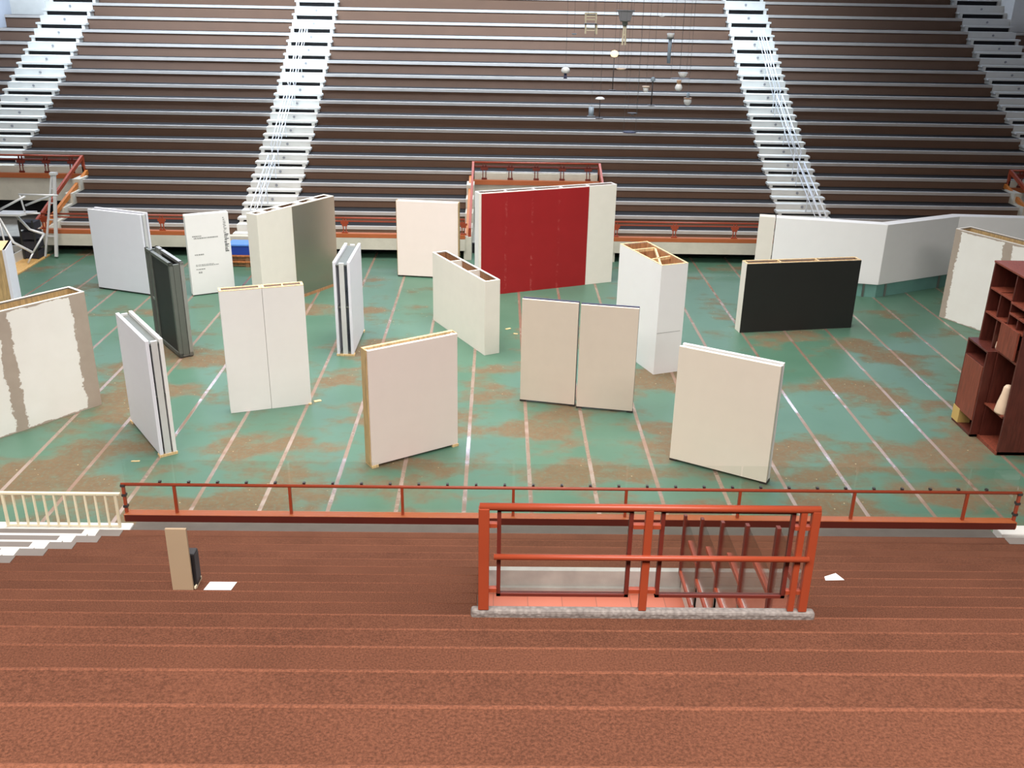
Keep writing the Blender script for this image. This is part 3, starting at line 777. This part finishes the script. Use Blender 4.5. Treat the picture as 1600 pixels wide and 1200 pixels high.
# ------------------------------------------------------------------ far left heap
o = MB().box(-18.2, -15.15, 29.45, 32.15, 0, .05).build('wooden_board', 'yellowboard', None, .01); tag(o, 'yellow wooden board flat on the floor under the heap of frames', 'board')
r = thing('tray_box', 'white open box on the yellow board at the far left', 'box', (-17.2, 30.95, .05))
MB().box(0, 1.45, 0, 1.15, 0, .03).build('bottom', 'offwhite', r)
for a in ((0, 1.45, 0, .05), (0, 1.45, 1.1, 1.15), (0, .05, .05, 1.1), (1.40, 1.45, .05, 1.1)): MB().box(*a, .03, .30).build('side', 'stair', r)
o = MB().lathe([(.34, 0), (.40, .1), (.36, .24), (.2, .33), (0, .36)], (0, 0, 0), 14).build('cloth_bundle', 'darkcloth'); o.location = (-16.5, 31.5, .085); o.scale = (1.2, .9, 1); tag(o, 'dark bundle inside the white open box', 'bundle')
r = thing('metal_lounger', 'upturned white metal lounger frame heaped at the far left', 'chair frame', (0, 31.2, 0))
MB().tube([(-16.05, -.1, 1.77), (-15.14, -.1, 2.22)], .035, 8).build('rail', 'metalwhite', r)
MB().tube([(-15.27, .1, 1.89), (-14.30, .1, 2.25)], .035, 8).build('rail', 'metalwhite', r)
MB().tube([(-15.38, 0, 2.26), (-14.14, 0, 2.25)], .03, 8).build('rail', 'metalwhite', r)
sm = MB().prism([(-16.1, -.32), (-15.3, -.32), (-15.0, .25), (-16.1, .25)], 1.62, 1.68)
o = sm.build('seat_plate', 'metalwhite', r); o.rotation_euler = (0, 0, 0)
MB().tube([(-16.02, -.3, 1.62), (-15.67, -.3, .76), (-15.15, -.2, .40)], .045, 8).build('leg', 'metalwhite', r)
MB().tube([(-15.75, .2, 1.62), (-15.32, .2, 1.07), (-14.83, .1, .95)], .045, 8).build('leg', 'metalwhite', r)
MB().tube([(-14.84, .1, .95), (-15.15, -.2, .40)], .035, 8).build('leg', 'metalwhite', r)
MB().tube([(-15.2, -.1, 1.66), (-14.75, -.1, 1.68)], .03, 8).build('rail', 'metalwhite', r)
MB().tube([(-15.35, 0, 2.26), (-15.3, .05, 1.66)], .03, 8).build('rail', 'metalwhite', r)
MB().tube([(-16.0, -.3, 1.62), (-15.9, -.36, .09)], .03, 8).build('leg', 'metalwhite', r)
MB().tube([(-15.15, -.2, .40), (-15.3, -.35, .09)], .03, 8).build('leg', 'metalwhite', r)
r = thing('stepladder', 'folded white metal stepladder leaning behind the heap at the far left', 'ladder', (0, 31.9, 0))
MB().bar((-14.60, .15, 2.78), (-15.15, -.1, .06), .06, .05).build('stile', 'metalwhite', r)
MB().bar((-14.52, .15, 2.78), (-14.78, -.1, .06), .10, .07).build('stile', 'metalwhite', r)
MB().box(-14.66, -14.44, .08, .24, 2.74, 2.82).build('top_cap', 'metalwhite', r)
for f in (.25, .45, .65, .82):
    MB().bar((-15.15+.55*f, -.1+.25*f, .06+2.72*f), (-14.78+.26*f, -.1+.25*f, .06+2.72*f), .05, .03).build('rung', 'metalwhite', r)
r = thing('crate', 'dark slatted crate under the metal frames at the far left', 'crate', (-15.72, 31.5, .05))
for i in range(4): MB().box(0, .5, 0, .5, .02+i*.32, .26+i*.32).build('slat', 'darkcloth', r)
for x in (0, .44): MB().box(x, x+.06, -.02, .0, 0, 1.3).build('corner', 'charcoal', r)

# blue crate on two benches
for i, (z, h, lab) in enumerate(((0, .20, 'lower orange wooden pallet under the blue crate'), (.20, .20, 'upper orange wooden pallet directly under the blue crate'))):
    r = thing('wooden_pallet', lab, 'pallet', (-8.85, 31.0, z), 0, 'orange pallets under the blue crate')
    MB().box(0, 1.3, 0, .7, h-.05, h).build('deck', 'crate', r, .005)
    for x in (0, .58, 1.18): MB().box(x, x+.12, .02, .68, 0, h-.05).build('block', 'ply_dark', r)
    MB().box(.12, 1.18, .06, .08, .02, h-.05).build('front_board', 'ply_dark', r)
r = thing('crate', 'blue plastic crate with lid stacked on orange pallets by the text board', 'crate', (-8.8, 31.05, .40))
MB().box(0, 1.2, 0, .6, 0, .30).build('body', 'blue', r, .01)
MB().box(-.02, 1.22, -.02, .62, .30, .36).build('lid', 'bluetop', r, .01)

# ------------------------------------------------------------------ objects hung on wires in front of the rear rows
CE = 16.6
HUNG = [0]
def hang(name, label, cat, x, z, parts, wires):
    HUNG[0] += 1; y = 33.2 + (HUNG[0]*5 % 7)*.28
    f = y/33.8; x *= f; z = EYE + (z-EYE)*f
    t = thing(name, label, cat, (x, y, z), 0, 'household objects hung on wires')
    for nm, mb, mt in parts: mb.build(nm, mt, t)
    for dx, dz in wires:
        MB().tube([(dx, 0, dz), (dx, 0, CE-z)], .004, 5).build('wire', 'wire', t)
    return t
# chair
cp = []
for x in (-.17, .17):
    cp.append(('rear_leg', MB().bar((x, .17, 0), (x, .17, .30), .045, .045).bar((x, .17, .30), (x*1.08, .20, .66), .05, .05), 'offwhite'))
    cp.append(('front_leg', MB().bar((x*1.1, -.16, 0), (x*1.1, -.16, .29), .04, .04), 'offwhite'))
cp.append(('seat', MB().box(-.22, .20, -.20, .19, .29, .325), 'darkmetal'))
for z in (.42, .52, .61): cp.append(('back_slat', MB().box(-.17, .17, .175, .20, z, z+.05), 'offwhite'))
cp.append(('stretcher', MB().box(-.16, .16, .155, .18, .15, .18).box(-.16, .16, -.17, -.15, .10, .13), 'offwhite'))
hang('chair', 'pale ladder-back chair hung high above the rear rows', 'chair', 2.98, 7.30, cp, [(-.1, .6), (.1, .6)])
sh = MB(); vs = [[sh.bm.verts.new((x*s_, y*s_*.5, z)) for x, y in ((-1, -1), (1, -1), (1, 1), (-1, 1))] for s_, z in ((.17, .76), (.23, 1.02), (.31, 1.08))]
for A, B in zip(vs, vs[1:]):
    for i in range(4): sh.bm.faces.new((A[i], A[(i+1) % 4], B[(i+1) % 4], B[i]))
sh.bm.faces.new(vs[0][::-1]); sh.bm.faces.new(vs[-1])
hang('floor_lamp', 'grey flared floor lamp with a pale leg, topmost of the hung objects', 'lamp', 4.09, 6.97,
     [('shade', sh, 'lampgrey'), ('collar', MB().lathe([(.06, .58), (.10, .66), (.09, .72), (.17, .74), (.17, .76)]), 'alu_dark'),
      ('leg', MB().bar((-.05, 0, 0), (-.03, 0, .58), .05, .05).bar((.05, 0, 0), (.03, 0, .58), .05, .05), 'offwhite'), ('rung', MB().box(-.05, .05, -.02, .02, .12, .15).box(-.05, .05, -.02, .02, .3, .33), 'offwhite')], [(-.2, 1.05), (.2, 1.05)])
dish = lambda r, h: MB().lathe([(r*.4, 0), (r*.7, h*.3), (r, h), (r*.96, h), (r*.6, h*.45), (0, h*.3)])
hang('dish', 'tiny white tilted dish hung right of the grey lamp', 'dish', 5.29, 7.85, [('bowl', dish(.10, .04), 'ceramic')], [(0, .03)])
hang('floor_lamp', 'slim frosted tube lamp with a white cup top, right of the hung objects', 'lamp', 5.62, 6.42,
     [('tube', MB().lathe([(.06, 0), (.06, .80)]), 'frosted'), ('collar', MB().lathe([(.12, .80), (.12, .83)]), 'alu_dark'), ('cup', MB().lathe([(.10, .83), (.125, .97), (.11, .97), (0, .95)]), 'ceramic')], [(0, .95)])
hang('globe_lamp', 'lit orange globe lamp on a thin dark stem', 'lamp', 3.80, 5.52,
     [('globe', MB().lathe([(.03, 1.08), (.10, 1.10), (.135, 1.17), (.125, 1.23), (.08, 1.28), (0, 1.30)]), 'globe'), ('stem', MB().lathe([(.014, .02), (.014, 1.09)]), 'darkmetal'), ('base', MB().lathe([(.13, 0), (.12, .02), (.02, .03)]), 'darkmetal')], [(0, 1.29)])
hang('ball_lamp', 'white ball lamp on a short dark foot, leftmost of the hung objects', 'lamp', 2.20, 5.88,
     [('ball', MB().lathe([(.02, .16), (.11, .18), (.15, .25), (.13, .32), (.07, .36), (0, .375)]), 'ceramic'), ('foot', MB().lathe([(.07, 0), (.05, .04), (.045, .17)]), 'navy')], [(0, .37)])
hang('plate', 'flat cream plate hung just below the lit globe lamp', 'plate', 4.05, 6.17, [('plate_dish', dish(.17, .06), 'vase')], [(-.1, .05), (.1, .05)])
hang('bowl', 'white bowl above a wide dark tray, right of the hung objects', 'bowl', 6.13, 5.98, [('bowl_body', dish(.165, .15), 'ceramic'), ('rim', MB().lathe([(.155, .15), (.168, .15), (.168, .158), (.155, .158)]), 'ceramic')], [(-.12, .15), (.12, .15)])
hang('tray', 'wide thin dark tray just under the white bowl', 'tray', 6.05, 5.93, [('tray_plate', MB().lathe([(.30, 0), (.33, .02), (.31, .02), (0, .012)]), 'darkmetal')], [(-.31, .015), (.31, .015)])
hang('vase', 'white rounded vase with a narrow pale neck under the bowl', 'vase', 6.02, 5.54, [('body', MB().lathe([(.05, 0), (.11, .05), (.125, .11), (.10, .18), (.07, .22)]), 'ceramic'), ('neck', MB().lathe([(.07, .22), (.075, .30), (.085, .35), (.07, .35)]), 'copper')], [(0, .34)])
hang('jar', 'round white jar with a copper rim, lowest at the right of the hung objects', 'jar', 6.36, 5.08, [('body', MB().lathe([(.04, 0), (.09, .03), (.135, .11), (.13, .18), (.12, .21)]), 'ceramic'), ('rim', MB().lathe([(.12, .21), (.14, .22), (.14, .25), (.11, .25)]), 'copper'), ('stem', MB().lathe([(.06, .25), (.05, .42)]), 'frosted')], [(0, .42)])
hang('cup', 'small white cup with a pale rim, left of the white vase', 'cup', 4.92, 5.49, [('body', MB().lathe([(.085, 0), (.095, .14), (.08, .15)]), 'ceramic'), ('rim', MB().lathe([(.095, .15), (.125, .16), (.125, .19), (.10, .19)]), 'vase')], [(0, .18)])
hang('table_lamp', 'table lamp with a small white dome on a thin dark stem', 'lamp', 3.40, 4.60, [('shade', MB().lathe([(.17, .63), (.14, .67), (.08, .70), (0, .705)]), 'ceramic'), ('stem', MB().lathe([(.013, .02), (.013, .64)]), 'darkmetal'), ('base', MB().lathe([(.14, 0), (.13, .02), (.02, .03)]), 'darkmetal')], [(0, .70)])
hang('candle_jar', 'upright frosted cylinder on a small saucer, lowest at the left of the hung objects', 'jar', 3.12, 4.66, [('cylinder', MB().lathe([(.09, .02), (.085, .31), (.07, .31), (0, .29)]), 'frosted'), ('saucer', MB().lathe([(.13, 0), (.14, .02), (.02, .02)]), 'lampgrey')], [(0, .3)])
hang('candle_stand', 'thin dark candle stand with a pale top, left of the white vase', 'candlestick', 5.14, 5.05, [('stem', MB().lathe([(.02, .03), (.02, .95)]), 'darkmetal'), ('base', MB().lathe([(.15, 0), (.14, .02), (.03, .03)]), 'darkmetal'), ('cup', MB().lathe([(.05, .80), (.09, .84), (.05, .93), (.03, .95)]), 'frosted')], [(0, .95)])
hang('tray', 'upper one of two dark trays hung below the cup', 'tray', 4.52, 4.78, [('tray_plate', MB().lathe([(.17, 0), (.18, .02), (0, .012)]), 'darkmetal'), ('foot', MB().lathe([(.05, -.05), (.03, 0)]), 'lampgrey')], [(-.16, .01), (.16, .01)])
hang('tray', 'lower one of two dark trays, lowest of all hung objects', 'tray', 4.46, 4.15, [('tray_plate', MB().lathe([(.22, 0), (.24, .025), (0, .015)]), 'navy')], [(-.2, .02), (.2, .02)])
hang('dish', 'tiny pale dish hung under the ladder-back chair', 'dish', 2.44, 7.26, [('bowl', dish(.09, .04), 'frosted')], [(0, .03)])
